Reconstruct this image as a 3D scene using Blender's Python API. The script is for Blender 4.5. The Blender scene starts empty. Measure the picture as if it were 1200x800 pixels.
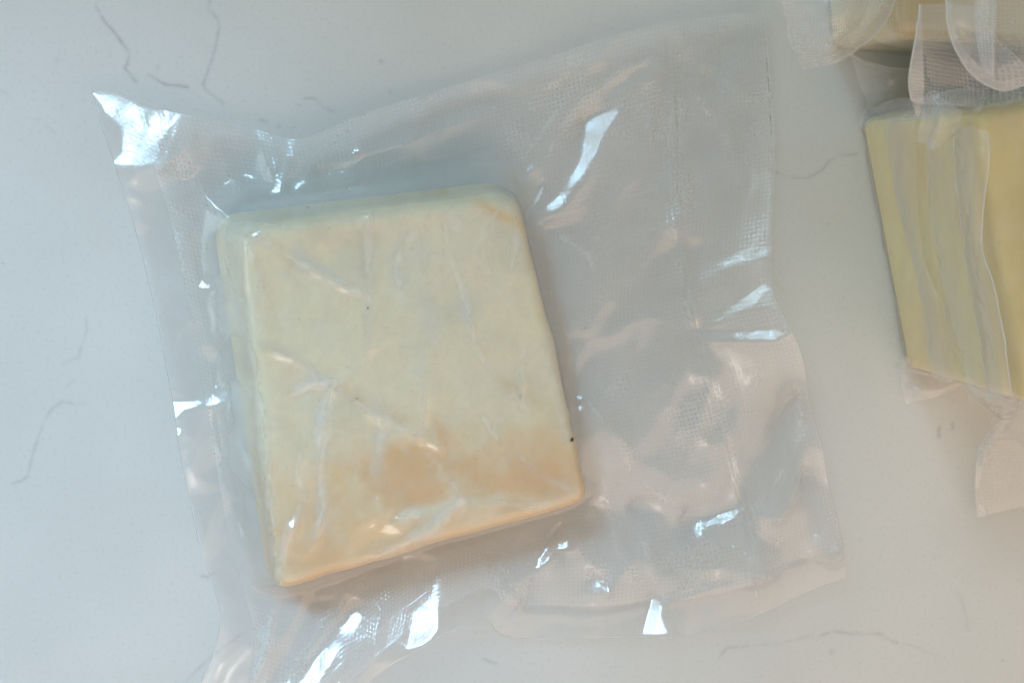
import bpy, bmesh, math, random
import numpy as np
from mathutils import Matrix, Vector

random.seed(7)
S = bpy.context.scene
C = S.collection
MM = 0.001

# ------------------------------------------------------------------ camera
W, H = 1200.0, 800.0
FPX = 1846.0                      # focal length in photo pixels
NADIR = (-350.0, 210.0)           # point straight under the camera, from the picture centre
DIST = 0.55
n = np.array([NADIR[0], NADIR[1], -FPX]); n /= np.linalg.norm(n)
zc = -n
xw = np.array([1.0, 0, 0]) - zc * zc[0]; xw /= np.linalg.norm(xw)
yw = np.cross(zc, xw)
R = np.array([xw, yw, zc])        # world from camera
CAM = -R @ np.array([0, 0, -1.0]) * DIST
cd = bpy.data.cameras.new('camera')
co = bpy.data.objects.new('camera', cd); C.objects.link(co)
cd.sensor_fit = 'HORIZONTAL'; cd.sensor_width = 36.0
cd.lens = 36.0 * FPX / W
cd.clip_start = 0.01; cd.clip_end = 50
m4 = Matrix([list(R[i]) + [CAM[i]] for i in range(3)] + [[0, 0, 0, 1]])
co.matrix_world = m4
cd.dof.use_dof = True
cd.dof.focus_distance = DIST - 0.02
cd.dof.aperture_fstop = 13.0
S.camera = co

# ------------------------------------------------------------------ world and lamps
wd = bpy.data.worlds.new('World'); S.world = wd; wd.use_nodes = True
bg = wd.node_tree.nodes['Background']
bg.inputs[0].default_value = (0.88, 0.96, 0.95, 1); bg.inputs[1].default_value = 0.215

def area(name, loc, target, sx, sy, power, col, spread=180):
    l = bpy.data.lights.new(name, 'AREA'); l.shape = 'RECTANGLE'
    l.size = sx; l.size_y = sy; l.energy = power; l.color = col
    l.spread = math.radians(spread)
    o = bpy.data.objects.new(name, l); C.objects.link(o)
    o.location = loc
    d = Vector(target) - Vector(loc)
    o.rotation_euler = d.to_track_quat('-Z', 'Y').to_euler()
    return o
def P0(px, py):
    d = R @ np.array([px - W / 2, H / 2 - py, -FPX]); return CAM + d * (-CAM[2] / d[2])
WIN = np.array([-0.62, 0.70, 0.95])
area('window_light', WIN, P0(500, 500), 0.34, 0.40, 1.4, (0.62, 0.88, 1.0))
area('low_left_fill', (-1.0, 0.08, 0.30), (0.1, 0.0, 0.02), 0.5, 0.32, 0.9, (0.74, 0.90, 1.0))  # added low fill that brightens the left faces of the blocks
area('sky_window_light', (-0.66, 0.62, 0.98), P0(20, 660), 0.30, 0.30, 0.115, (0.34, 0.68, 1.0), 13.5)
area('added_right_beam', (-0.28, 0.88, 0.98), P0(1070, 500), 0.3, 0.34, 0.034, (0.40, 0.76, 1.0), 17)  # added cool beam for the right half and the tall block's shadow
LAMP = np.array([-0.10, -0.92, 1.20])
area('room_lamp', LAMP, (-0.02, -0.16, 0), 0.16, 0.16, 0.45, (1.0, 0.86, 0.78))
area('warm_room_fill', (0.24, -0.66, 0.60), (0.05, -0.09, 0), 1.7, 0.9, 3.9, (1.0, 0.68, 0.47))  # large added panel standing in for warm light off the room
S.view_settings.view_transform = 'Standard'; S.view_settings.look = 'None'
S.view_settings.exposure = 0.46; S.view_settings.gamma = 1.0
S.render.engine = 'CYCLES'
S.cycles.transparent_max_bounces = 32
S.cycles.max_bounces = 10
S.cycles.diffuse_bounces = 4
S.cycles.sample_clamp_indirect = 4.0
S.cycles.use_denoising = True
S.cycles.caustics_reflective = False

# ------------------------------------------------------------------ pixel <-> world
def ray(px, py):
    px = np.asarray(px, float); py = np.asarray(py, float)
    d = np.stack([px - W / 2, H / 2 - py, np.full_like(px, -FPX)], -1)
    return d @ R.T
def P(px, py, z=0.0):
    d = ray(px, py); t = (np.asarray(z, float) - CAM[2]) / d[..., 2]
    return CAM + d * t[..., None]
def proj(p):
    q = (np.asarray(p, float) - CAM) @ R
    return W / 2 + FPX * q[..., 0] / -q[..., 2], H / 2 - FPX * q[..., 1] / -q[..., 2]
def on_plane(px, py, p0, nr, off=0.0):
    d = ray(px, py); p0 = np.asarray(p0) + np.asarray(nr) * off
    t = ((p0 - CAM) @ nr) / (d @ nr)
    return CAM + d * t[..., None]

# ------------------------------------------------------------------ small numeric helpers
def hash2(ix, iy, seed):
    a = (ix.astype(np.int64) * 374761393 + iy.astype(np.int64) * 668265263 + seed * 974711) & 0x7fffffff
    a = ((a ^ (a >> 13)) * 1274126177) & 0x7fffffff
    a = a ^ (a >> 16)
    return (a & 0xffff) / 65535.0
def vnoise(x, y, seed=0):
    ix = np.floor(x); iy = np.floor(y); fx = x - ix; fy = y - iy
    fx = fx * fx * fx * (fx * (fx * 6 - 15) + 10); fy = fy * fy * fy * (fy * (fy * 6 - 15) + 10)
    a = hash2(ix, iy, seed); b = hash2(ix + 1, iy, seed); c = hash2(ix, iy + 1, seed); d = hash2(ix + 1, iy + 1, seed)
    return (a * (1 - fx) + b * fx) * (1 - fy) + (c * (1 - fx) + d * fx) * fy - 0.5
def fbm(x, y, seed=0, o=4):
    s = 0; a = 1.0
    for k in range(o):
        s = s + a * vnoise(x * 2 ** k + 17.3 * k, y * 2 ** k - 9.1 * k, seed + k); a *= 0.5
    return s
def sstep(a, b, x):
    t = np.clip((x - a) / (b - a), 0, 1); return t * t * (3 - 2 * t)
def seg_dist(x, y, pts, closed=False):
    """distance to a polyline and the running position of the nearest point (0..n-1)"""
    best = np.full(x.shape, 1e9); pos = np.zeros(x.shape)
    k = len(pts)
    for i in range(k if closed else k - 1):
        ax, ay = pts[i][:2]; bx, by = pts[(i + 1) % k][:2]
        dx, dy = bx - ax, by - ay; L = dx * dx + dy * dy + 1e-18
        t = np.clip(((x - ax) * dx + (y - ay) * dy) / L, 0, 1)
        d = np.hypot(x - ax - t * dx, y - ay - t * dy)
        mk = d < best; best = np.where(mk, d, best); pos = np.where(mk, i + t, pos)
    return best, pos
def inside(x, y, pts):
    r = np.zeros(x.shape, bool); k = len(pts); j = k - 1
    for i in range(k):
        xi, yi = pts[i][:2]; xj, yj = pts[j][:2]
        if yi != yj:
            c = ((yi > y) != (yj > y)) & (x < (xj - xi) * (y - yi) / (yj - yi) + xi)
            r ^= c
        j = i
    return r
def blur(a, n=1):
    for _ in range(n):
        p = np.pad(a, 1, mode='edge'); a = (p[1:-1, :-2] + 2 * p[1:-1, 1:-1] + p[1:-1, 2:]) / 4
        p = np.pad(a, 1, mode='edge'); a = (p[:-2, 1:-1] + 2 * p[1:-1, 1:-1] + p[2:, 1:-1]) / 4
    return a
def spline(pts, num):
    """Catmull-Rom through the points, resampled evenly"""
    p = np.asarray(pts, float)
    p = np.vstack([2 * p[0] - p[1], p, 2 * p[-1] - p[-2]])
    out = []
    for i in range(1, len(p) - 2):
        t = np.linspace(0, 1, 24, endpoint=False)[:, None]
        a, b, c, d = p[i - 1], p[i], p[i + 1], p[i + 2]
        out.append(0.5 * (2 * b + (c - a) * t + (2 * a - 5 * b + 4 * c - d) * t ** 2 + (3 * b - a - 3 * c + d) * t ** 3))
    out.append(p[-2][None]); q = np.vstack(out)
    s = np.r_[0, np.cumsum(np.linalg.norm(np.diff(q[:, :2], axis=0), axis=1))]
    u = np.linspace(0, s[-1], num)
    return np.stack([np.interp(u, s, q[:, k]) for k in range(q.shape[1])], -1)

# ------------------------------------------------------------------ object helpers
def tag(o, label, cat, group=None, kind=None):
    if label: o['label'] = label
    if cat: o['category'] = cat
    if group: o['group'] = group
    if kind: o['kind'] = kind
    return o
def empty(name, loc):
    o = bpy.data.objects.new(name, None); C.objects.link(o); o.location = loc
    o.empty_display_size = 0.02
    return o
def mesh_obj(name, co_, faces, mat, parent=None, uv=None, attrs=None, smooth=True):
    me = bpy.data.meshes.new(name)
    co_ = np.asarray(co_, np.float64)
    faces = np.asarray(faces, np.int32)
    me.vertices.add(len(co_)); me.loops.add(faces.size); me.polygons.add(len(faces))
    me.vertices.foreach_set('co', co_.ravel())
    me.loops.foreach_set('vertex_index', faces.ravel())
    k = faces.shape[1]
    me.polygons.foreach_set('loop_start', np.arange(0, faces.size, k, dtype=np.int32))
    me.polygons.foreach_set('use_smooth', np.full(len(faces), smooth))
    me.update(calc_edges=True)
    if uv is not None:
        l = me.uv_layers.new(name='UVMap')
        l.data.foreach_set('uv', np.asarray(uv, np.float32)[faces.ravel()].ravel())
    for nm, v in (attrs or {}).items():
        v = np.asarray(v, np.float32)
        if v.ndim == 1:
            a = me.attributes.new(nm, 'FLOAT', 'POINT'); a.data.foreach_set('value', v)
        else:
            a = me.attributes.new(nm, 'FLOAT_COLOR', 'POINT')
            a.data.foreach_set('color', np.c_[v, np.ones(len(v))].astype(np.float32).ravel())
    me.materials.append(mat)
    me.validate()
    o = bpy.data.objects.new(name, me); C.objects.link(o)
    if parent:
        o.parent = parent; o.matrix_parent_inverse = Matrix.Translation(-parent.location)
    return o
def grid_faces(nr, nc, wrap=False):
    i = np.arange(nr - 1)[:, None]; j = np.arange(nc if wrap else nc - 1)[None]
    j2 = (j + 1) % nc
    return np.stack([i * nc + j, i * nc + j2, (i + 1) * nc + j2, (i + 1) * nc + j], -1).reshape(-1, 4)

# ------------------------------------------------------------------ materials
def new_mat(name):
    m = bpy.data.materials.new(name); m.use_nodes = True
    t = m.node_tree; t.nodes.clear()
    return m, t.nodes, t.links
class NT:
    def __init__(s, name):
        s.m, s.n, s.l = new_mat(name)
        s.out = s.n.new('ShaderNodeOutputMaterial')
    def add(s, typ, **kw):
        nd = s.n.new(typ)
        for k, v in kw.items():
            if k.startswith('_'): setattr(nd, k[1:], v)
        return nd
    def link(s, a, b): s.l.new(a, b)
    def math(s, op, a, b=None, c=None, clamp=False):
        nd = s.n.new('ShaderNodeMath'); nd.operation = op; nd.use_clamp = clamp
        for i, v in enumerate((a, b, c)):
            if v is None: continue
            if hasattr(v, 'is_linked'): s.l.new(v, nd.inputs[i])
            else: nd.inputs[i].default_value = v
        return nd.outputs[0]
    def noise(s, vec, scale, detail=3, rough=0.5):
        nd = s.n.new('ShaderNodeTexNoise'); nd.inputs['Scale'].default_value = scale
        nd.inputs['Detail'].default_value = detail; nd.inputs['Roughness'].default_value = rough
        if vec is not None: s.l.new(vec, nd.inputs['Vector'])
        return nd.outputs[0]
    def attr(s, name):
        nd = s.n.new('ShaderNodeAttribute'); nd.attribute_name = name
        return nd
    def maprange(s, v, a, b, c=0.0, d=1.0):
        nd = s.n.new('ShaderNodeMapRange'); nd.interpolation_type = 'SMOOTHSTEP'
        s.l.new(v, nd.inputs[0])
        for i, x in enumerate((a, b, c, d)): nd.inputs[i + 1].default_value = x
        return nd.outputs[0]
    def mixc(s, f, a, b, typ='MIX'):
        nd = s.n.new('ShaderNodeMix'); nd.data_type = 'RGBA'; nd.blend_type = typ
        for sock, v in ((nd.inputs[0], f), (nd.inputs[6], a), (nd.inputs[7], b)):
            if hasattr(v, 'is_linked'): s.l.new(v, sock)
            else: sock.default_value = v if not isinstance(v, tuple) else (*v, 1)[:4]
        return nd.outputs[2]

def film_material(name, emboss=1.0, milk=0.165, tint=(1, 1, 1), rough=0.14, pitch=1.5, fres=0.072, net=0.085):
    t = NT(name)
    uv = t.add('ShaderNodeTexCoord')
    sep = t.add('ShaderNodeSeparateXYZ'); t.link(uv.outputs['UV'], sep.inputs[0])
    k = 2 * math.pi / pitch
    wob = t.noise(uv.outputs['UV'], 0.06, 2)
    su = t.math('SINE', t.math('MULTIPLY', t.math('ADD', sep.outputs[0], t.math('MULTIPLY', wob, 1.2)), k))
    sv = t.math('SINE', t.math('MULTIPLY', t.math('ADD', sep.outputs[1], t.math('MULTIPLY', wob, 0.9)), k))
    # little raised squares between grooves
    pu = t.maprange(su, -0.75, 0.35); pv = t.maprange(sv, -0.75, 0.35)
    cell = t.math('MULTIPLY', pu, pv)
    em = t.attr('emboss').outputs['Fac']
    patch = t.maprange(t.noise(uv.outputs['UV'], 0.035, 3), 0.30, 0.62, 0.35, 1.0)
    amp = t.math('MULTIPLY', t.math('MULTIPLY', em, patch), emboss)
    hgt = t.math('MULTIPLY', cell, amp)
    fine = t.noise(uv.outputs['UV'], 0.45, 3)
    hh = t.math('ADD', hgt, t.math('MULTIPLY', fine, 0.55))
    bump = t.add('ShaderNodeBump'); bump.inputs['Strength'].default_value = 0.16
    bump.inputs['Distance'].default_value = 0.00045
    t.link(hh, bump.inputs['Height'])
    lw = t.add('ShaderNodeLayerWeight'); lw.inputs[0].default_value = 0.5
    f5 = t.math('POWER', lw.outputs['Facing'], 4.0)
    F = t.math('ADD', fres, t.math('MULTIPLY', f5, 0.75), clamp=True)
    cloud = t.maprange(t.noise(uv.outputs['UV'], 0.03, 4, 0.6), 0.3, 0.7, 0.7, 1.3)
    graz = t.math('MULTIPLY', t.math('POWER', lw.outputs['Facing'], 2.0), 0.20)
    mk = t.math('MULTIPLY', t.math('ADD', milk, t.math('MULTIPLY', t.math('SUBTRACT', amp, hgt), net)), cloud)
    mk = t.math('ADD', t.math('ADD', mk, graz), t.attr('gap').outputs['Fac'], clamp=True)
    tr = t.add('ShaderNodeBsdfTransparent'); tr.inputs[0].default_value = (*tint, 1)
    df = t.add('ShaderNodeBsdfDiffuse'); df.inputs[0].default_value = (0.95, 0.95, 0.95, 1)
    tl = t.add('ShaderNodeBsdfTranslucent'); tl.inputs[0].default_value = (0.95, 0.95, 0.95, 1)
    mdt = t.add('ShaderNodeMixShader'); mdt.inputs[0].default_value = 0.10
    t.link(df.outputs[0], mdt.inputs[1]); t.link(tl.outputs[0], mdt.inputs[2])
    m1 = t.add('ShaderNodeMixShader'); t.link(mk, m1.inputs[0]); t.link(tr.outputs[0], m1.inputs[1]); t.link(mdt.outputs[0], m1.inputs[2])
    gl = t.add('ShaderNodeBsdfGlossy'); gl.inputs['Roughness'].default_value = rough
    t.link(bump.outputs[0], gl.inputs['Normal'])
    m2 = t.add('ShaderNodeMixShader'); t.link(F, m2.inputs[0]); t.link(m1.outputs[0], m2.inputs[1]); t.link(gl.outputs[0], m2.inputs[2])
    t.link(m2.outputs[0], t.out.inputs[0])
    return t.m

M_FILM = film_material('embossed_film', 1.0)
M_FILM2 = film_material('smooth_film', 0.0, milk=0.05, rough=0.12, fres=0.03)
M_SEAL = film_material('heat_sealed_film', 0.25, milk=0.085, rough=0.15)
M_FOLD = film_material('doubled_film', 0.6, milk=0.20, rough=0.14)
M_HAZY = film_material('hazy_film', 0.8, milk=0.19, rough=0.14, pitch=1.25)
M_VEIL = film_material('veil_film', 0.4, milk=0.11, rough=0.16, fres=0.035)
M_NET = film_material('netted_film', 1.2, milk=0.13, rough=0.14, net=0.15, pitch=1.15)
M_RIM = film_material('film_edge', 0.0, milk=0.50, rough=0.25, fres=0.05)  # milky white paints in the glint along cut and folded edges

def ink_material():
    t = NT('green_ink')
    g = t.add('ShaderNodeTexCoord')
    br = t.maprange(t.noise(g.outputs['Object'], 300, 4), 0.40, 0.75, 0.0, 0.8)
    d = t.add('ShaderNodeBsdfDiffuse'); d.inputs[0].default_value = (0.05, 0.17, 0.15, 1)
    tr = t.add('ShaderNodeBsdfTransparent')
    m = t.add('ShaderNodeMixShader'); t.link(br, m.inputs[0]); t.link(tr.outputs[0], m.inputs[1]); t.link(d.outputs[0], m.inputs[2])
    t.link(m.outputs[0], t.out.inputs[0])
    return t.m
M_INK = ink_material()

def counter_material():
    t = NT('white_quartz')
    g = t.add('ShaderNodeTexCoord'); ob = g.outputs['Object']
    d = t.attr('vein_distance').outputs['Fac']; s = t.attr('vein_strength').outputs['Fac']
    nz = t.noise(ob, 260, 3); nz2 = t.noise(ob, 700, 2)
    dd = t.math('ADD', d, t.math('MULTIPLY', t.math('SUBTRACT', nz, 0.5), 1.6))
    core = t.maprange(dd, 0.0, 2.2, 1.0, 0.0)
    halo = t.maprange(d, 0.0, 6.0, 0.42, 0.0)
    brk = t.maprange(t.noise(ob, 180, 2), 0.30, 0.62, 0.25, 1.0)
    v = t.math('MULTIPLY', t.math('MULTIPLY', t.math('ADD', core, halo, clamp=True), s), brk, clamp=True)
    cl = t.maprange(t.noise(ob, 9, 4), 0.3, 0.7)
    base = t.mixc(cl, (0.675, 0.69, 0.67), (0.74, 0.755, 0.735))
    sp = t.maprange(nz2, 0.28, 0.46, 0.15, 0.0)
    base = t.mixc(sp, base, (0.45, 0.46, 0.48))
    dots = t.add('ShaderNodeTexVoronoi'); dots.inputs['Scale'].default_value = 85; t.link(ob, dots.inputs['Vector'])
    dm = t.math('MULTIPLY', t.maprange(dots.outputs['Distance'], 0.0, 0.10, 1.0, 0.0), t.maprange(t.noise(ob, 60, 2), 0.56, 0.66))
    base = t.mixc(t.math('MULTIPLY', dm, 0.35), base, (0.30, 0.30, 0.32))
    col = t.mixc(t.math('MULTIPLY', v, 0.44), base, (0.20, 0.21, 0.24))
    p = t.add('ShaderNodeBsdfPrincipled')
    t.link(col, p.inputs['Base Color']); p.inputs['Roughness'].default_value = 0.42
    p.inputs['Specular IOR Level'].default_value = 0.4
    t.link(p.outputs[0], t.out.inputs[0])
    return t.m
M_COUNTER = counter_material()

def cheese_material(name, sss=0.15, bump=0.25, gain=1.0):
    t = NT(name)
    g = t.add('ShaderNodeTexCoord'); ob = g.outputs['Object']
    c = t.attr('pigment').outputs['Color']
    f = t.noise(ob, 520, 5, 0.7); f2 = t.noise(ob, 90, 4); f3 = t.noise(ob, 1500, 2, 0.6)
    c2 = t.mixc(t.maprange(f, 0.38, 0.72, 0.0, 0.18), c, (0.72, 0.50, 0.26))
    c3 = t.mixc(t.maprange(f2, 0.35, 0.7, 0.0, 0.16), c2, (0.84, 0.80, 0.66))
    c4 = t.mixc(t.maprange(f3, 0.30, 0.45, 0.14, 0.0), c3, (0.66, 0.55, 0.36))
    vo = t.add('ShaderNodeTexVoronoi'); vo.inputs['Scale'].default_value = 330; t.link(ob, vo.inputs['Vector'])
    pore = t.math('MULTIPLY', t.maprange(vo.outputs['Distance'], 0.06, 0.20, 1.0, 0.0), t.maprange(t.noise(ob, 140, 2), 0.52, 0.62))
    c5 = t.mixc(t.math('MULTIPLY', pore, 0.35), c4, (0.55, 0.43, 0.24))
    p = t.add('ShaderNodeBsdfPrincipled'); t.link(c5, p.inputs['Base Color'])
    p.inputs['Roughness'].default_value = 0.55
    p.inputs['Subsurface Weight'].default_value = sss
    p.inputs['Subsurface Radius'].default_value = (0.006, 0.004, 0.002)
    p.inputs['Subsurface Scale'].default_value = 0.4
    b = t.add('ShaderNodeBump'); b.inputs['Strength'].default_value = bump; b.inputs['Distance'].default_value = 0.0006
    t.link(t.math('SUBTRACT', t.math('ADD', f, t.math('MULTIPLY', f2, 2.0)), pore), b.inputs['Height']); t.link(b.outputs[0], p.inputs['Normal'])
    t.link(p.outputs[0], t.out.inputs[0])
    return t.m
M_CHEESE = cheese_material('pale_cheese')
M_CHEESE_Y = cheese_material('yellow_cheese', 0.3, 0.2)

def speck_material():
    t = NT('dark_speck'); p = t.add('ShaderNodeBsdfPrincipled')
    p.inputs['Base Color'].default_value = (0.06, 0.05, 0.04, 1); p.inputs['Roughness'].default_value = 0.7
    t.link(p.outputs[0], t.out.inputs[0]); return t.m
M_SPECK = speck_material()

# ------------------------------------------------------------------ countertop
VEINS = [  # photo points, strength
    ([(112, 8), (120, 22), (135, 40), (150, 60), (152, 65)], 1.0), ([(152, 65), (150, 74), (146, 80), (153, 89), (160, 95)], 0.75),
    ([(174, 88), (185, 95), (195, 100), (206, 101), (219, 103)], 0.8),
    ([(250, -30), (246, 0), (244, 12), (254, 22), (257, 35), (252, 60), (243, 85), (237, 98)], 0.62), ([(237, 98), (241, 105), (250, 113), (262, 122)], 0.4),
    ([(357, 116), (368, 116), (375, 122), (380, 126), (391, 129)], 0.55), ([(304, 140), (314, 144)], 0.5), ([(348, 123), (353, 126)], 0.3),
    ([(100, 374), (103, 388), (98, 402), (92, 418), (75, 426)], 0.35), ([(85, 445), (78, 452)], 0.3),
    ([(74, 470), (62, 477), (54, 486), (48, 502), (40, 528), (33, 555), (28, 562), (15, 567)], 0.45), ([(74, 471), (88, 473), (101, 472)], 0.35),
    ([(903, 200), (915, 204), (930, 207), (948, 208), (962, 200), (974, 188), (984, 182), (1004, 181)], 0.45),
    ([(842, 769), (852, 759), (880, 757), (905, 755), (930, 750), (952, 745)], 0.45), ([(961, 744), (975, 739), (990, 741), (1010, 742), (1030, 742), (1040, 748), (1052, 754)], 0.5),
    ([(1060, 755), (1080, 760), (1098, 766)], 0.2), ([(1100, 500), (1101, 512)], 0.8), ([(1117, 496), (1117, 502)], 0.6),
    ([(212, 806), (232, 783), (258, 760), (285, 742)], 0.4), ([(236, 675), (244, 676), (250, 672)], 0.6),
    ([(568, 772), (575, 776), (582, 777)], 0.5), ([(0, 105), (10, 112), (16, 118)], 0.25), ([(54, 145), (66, 158)], 0.2), ([(1120, 690), (1132, 730)], 0.12),
    ([(1128, 700), (1134, 738)], 0.25), ([(700, -10), (690, 30), (676, 52)], 0.12), ([(70, 60), (66, 80)], 0.1),
]
SPOTS = [(447, 72, 1.3, 0.9), (458, 108, 1.0, 0.4), (44, 140, 1.8, 0.4), (185, 79, 1.0, 0.4), (975, 763, 1.8, 0.4), (1052, 428, 1.2, 0.4), (327, 148, 1.2, 0.4)]
def make_counter():
    xs = np.r_[-1.2, -0.8, -0.5, -0.32, np.arange(-0.215, 0.2351, 0.0006), 0.35, 0.55, 0.9, 1.4]
    ys = np.r_[-1.0, -0.7, -0.45, -0.28, np.arange(-0.155, 0.1451, 0.0006), 0.26, 0.45, 0.7, 1.0]
    X, Y = np.meshgrid(xs, ys)
    px, py = proj(np.stack([X, Y, np.zeros_like(X)], -1))
    # distances measured in photo-sized units of 0.3 mm
    wx = px + 2.2 * fbm(px / 26, py / 26, 3, 3) ; wy = py + 2.2 * fbm(px / 26, py / 26, 9, 3)
    D = np.full(X.shape, 99.0); St = np.zeros(X.shape)
    for pts, s in VEINS:
        a = np.array(pts); lo = a.min(0) - 14; hi = a.max(0) + 14
        mk = (px > lo[0]) & (px < hi[0]) & (py > lo[1]) & (py < hi[1])
        if not mk.any(): continue
        d, _ = seg_dist(wx[mk], wy[mk], pts)
        cur = D[mk]; b = d < cur
        cur[b] = d[b]; D[mk] = cur
        c2 = St[mk]; c2[b] = s; St[mk] = c2
    for x, y, r, s in SPOTS:
        d = np.hypot(wx - x, wy - y) - r; b = (d < D) & (d < 5)
        D[b] = np.maximum(d[b], 0); St[b] = s
    nr, nc = X.shape
    top = np.stack([X, Y, np.zeros_like(X)], -1).reshape(-1, 3)
    o = mesh_obj('countertop', top, grid_faces(nr, nc), M_COUNTER, None, None, {'vein_distance': D.ravel(), 'vein_strength': St.ravel()})
    # slab edge and underside
    bm = bmesh.new(); bm.from_mesh(o.data)
    be = [e for e in bm.edges if e.is_boundary]
    r = bmesh.ops.extrude_edge_only(bm, edges=be)
    nv = [v for v in r['geom'] if isinstance(v, bmesh.types.BMVert)]
    for v in nv: v.co.z = -0.03
    bm.to_mesh(o.data); bm.free()
    tag(o, 'white quartz worktop with fine grey veins under the bags', None, None, 'structure')
    return o
make_counter()

# ------------------------------------------------------------------ the pale block
HB = 30 * MM; ZB0 = 0.7 * MM; RE = 5.0 * MM
TOPC = [(277, 264, HB), (607, 222, HB), (694, 588, HB), (325, 694, HB)]
BASC = [(247, 253, 0), (590, 211, 0), (668, 562, 0), (313, 678, 0)]
def rounded(corners, rad, nper=120):
    """closed outline of a quad (world XY) with rounded corners"""
    c = [np.array(p) for p in corners]; out = []
    k = len(c)
    for i in range(k):
        a, b, d = c[i - 1], c[i], c[(i + 1) % k]
        u = (a - b) / np.linalg.norm(a - b); v = (d - b) / np.linalg.norm(d - b)
        p0 = b + u * rad[i]; p1 = b + v * rad[i]
        t = np.linspace(0, 1, 16)[:, None]
        out.append((1 - t) ** 2 * p0 + 2 * t * (1 - t) * b + t ** 2 * p1)
    q = np.vstack(out); q = np.vstack([q, q[:1]])
    s = np.r_[0, np.cumsum(np.linalg.norm(np.diff(q, axis=0), axis=1))]
    u = np.linspace(0, s[-1], nper * 4, endpoint=False)
    return np.stack([np.interp(u, s, q[:, j]) for j in range(2)], -1)
top_c = [P(*p)[:2] for p in TOPC]; bas_c = [P(*p)[:2] for p in BASC]
OUT_T = rounded(top_c, [9 * MM, 8 * MM, 6 * MM, 5 * MM])
OUT_B = rounded(bas_c, [9 * MM, 8 * MM, 6 * MM, 5 * MM])
wob = 1.0 * MM * fbm(np.cos(np.linspace(0, 2 * np.pi, len(OUT_T), endpoint=False)) * 5, np.sin(np.linspace(0, 2 * np.pi, len(OUT_T), endpoint=False)) * 5, 21, 3)
ctr = OUT_T.mean(0)
OUT_T = OUT_T + (OUT_T - ctr) / np.linalg.norm(OUT_T - ctr, axis=1)[:, None] * wob[:, None]
OUT_TS = OUT_T[::3]
def lump(x, y):
    return MM * (1.5 * fbm(x / 0.035, y / 0.035, 31, 3) + 0.4 * fbm(x / 0.009, y / 0.009, 35, 3))
def sdist_top(x, y):
    d, _ = seg_dist(x, y, OUT_TS, True)
    return np.where(inside(x, y, OUT_TS), -d, d)
def block_top(x, y, s):
    """height of the block's upper surface at signed distance s (<=0) from its outline"""
    q = np.clip(RE + s, 0, RE)
    return HB - (RE - np.sqrt(np.maximum(RE * RE - q * q, 0))) + lump(x, y) * sstep(0, -9 * MM, s)

MARKS = [([(243, 250), (249, 275), (254, 305)], 8, (0.80, 0.66, 0.42), 0.5),   # rind colour marks, the pale ones painting in haze of film off the block: photo polyline, half width px, colour, strength
    ([(300, 262), (400, 248), (500, 233), (560, 236)], 11, (0.78, 0.66, 0.38), 0.55),
    ([(500, 228), (545, 236), (585, 250), (622, 268)], 7, (0.84, 0.62, 0.24), 0.95),
    ([(283, 268), (310, 288), (340, 306)], 8, (0.72, 0.60, 0.34), 0.7),
    ([(300, 404), (330, 414), (350, 426)], 7, (0.80, 0.66, 0.36), 0.6),
    ([(350, 440), (400, 455), (460, 490), (520, 515)], 10, (0.80, 0.62, 0.34), 0.45),
    ([(505, 490), (525, 520), (540, 545)], 9, (0.84, 0.52, 0.22), 0.6),
    ([(345, 500), (350, 550), (360, 600), (352, 650)], 9, (0.83, 0.64, 0.34), 0.45),
    ([(585, 440), (610, 455), (635, 475)], 8, (0.80, 0.66, 0.36), 0.5),
    ([(425, 270), (430, 330), (428, 420)], 4, (0.66, 0.60, 0.44), 0.35),
    ([(370, 470), (378, 520), (372, 590), (384, 620)], 6, (0.78, 0.74, 0.62), 0.7),
    ([(440, 460), (445, 520), (440, 560)], 8, (0.80, 0.77, 0.62), 0.45),
    ([(528, 562), (534, 585), (515, 605), (490, 628)], 8, (0.86, 0.84, 0.68), 0.85),
    ([(460, 610), (490, 600), (530, 590), (590, 582), (640, 590)], 8, (0.88, 0.80, 0.58), 0.7),
    ([(470, 265), (462, 300), (466, 340), (480, 370)], 7, (0.76, 0.74, 0.64), 0.5),
    ([(485, 280), (490, 330), (510, 385)], 12, (0.77, 0.76, 0.68), 0.4),
    ([(535, 252), (536, 300), (545, 345), (550, 390)], 5, (0.78, 0.77, 0.69), 0.5),
    ([(330, 280), (370, 310), (420, 345)], 6, (0.72, 0.72, 0.62), 0.5),
    ([(300, 400), (340, 420), (390, 455)], 6, (0.74, 0.73, 0.62), 0.4),
    ([(340, 455), (370, 450), (392, 447)], 9, (0.80, 0.79, 0.70), 0.5),
    ([(640, 380), (655, 450), (672, 540)], 6, (0.86, 0.79, 0.60), 0.5),
]
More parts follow.
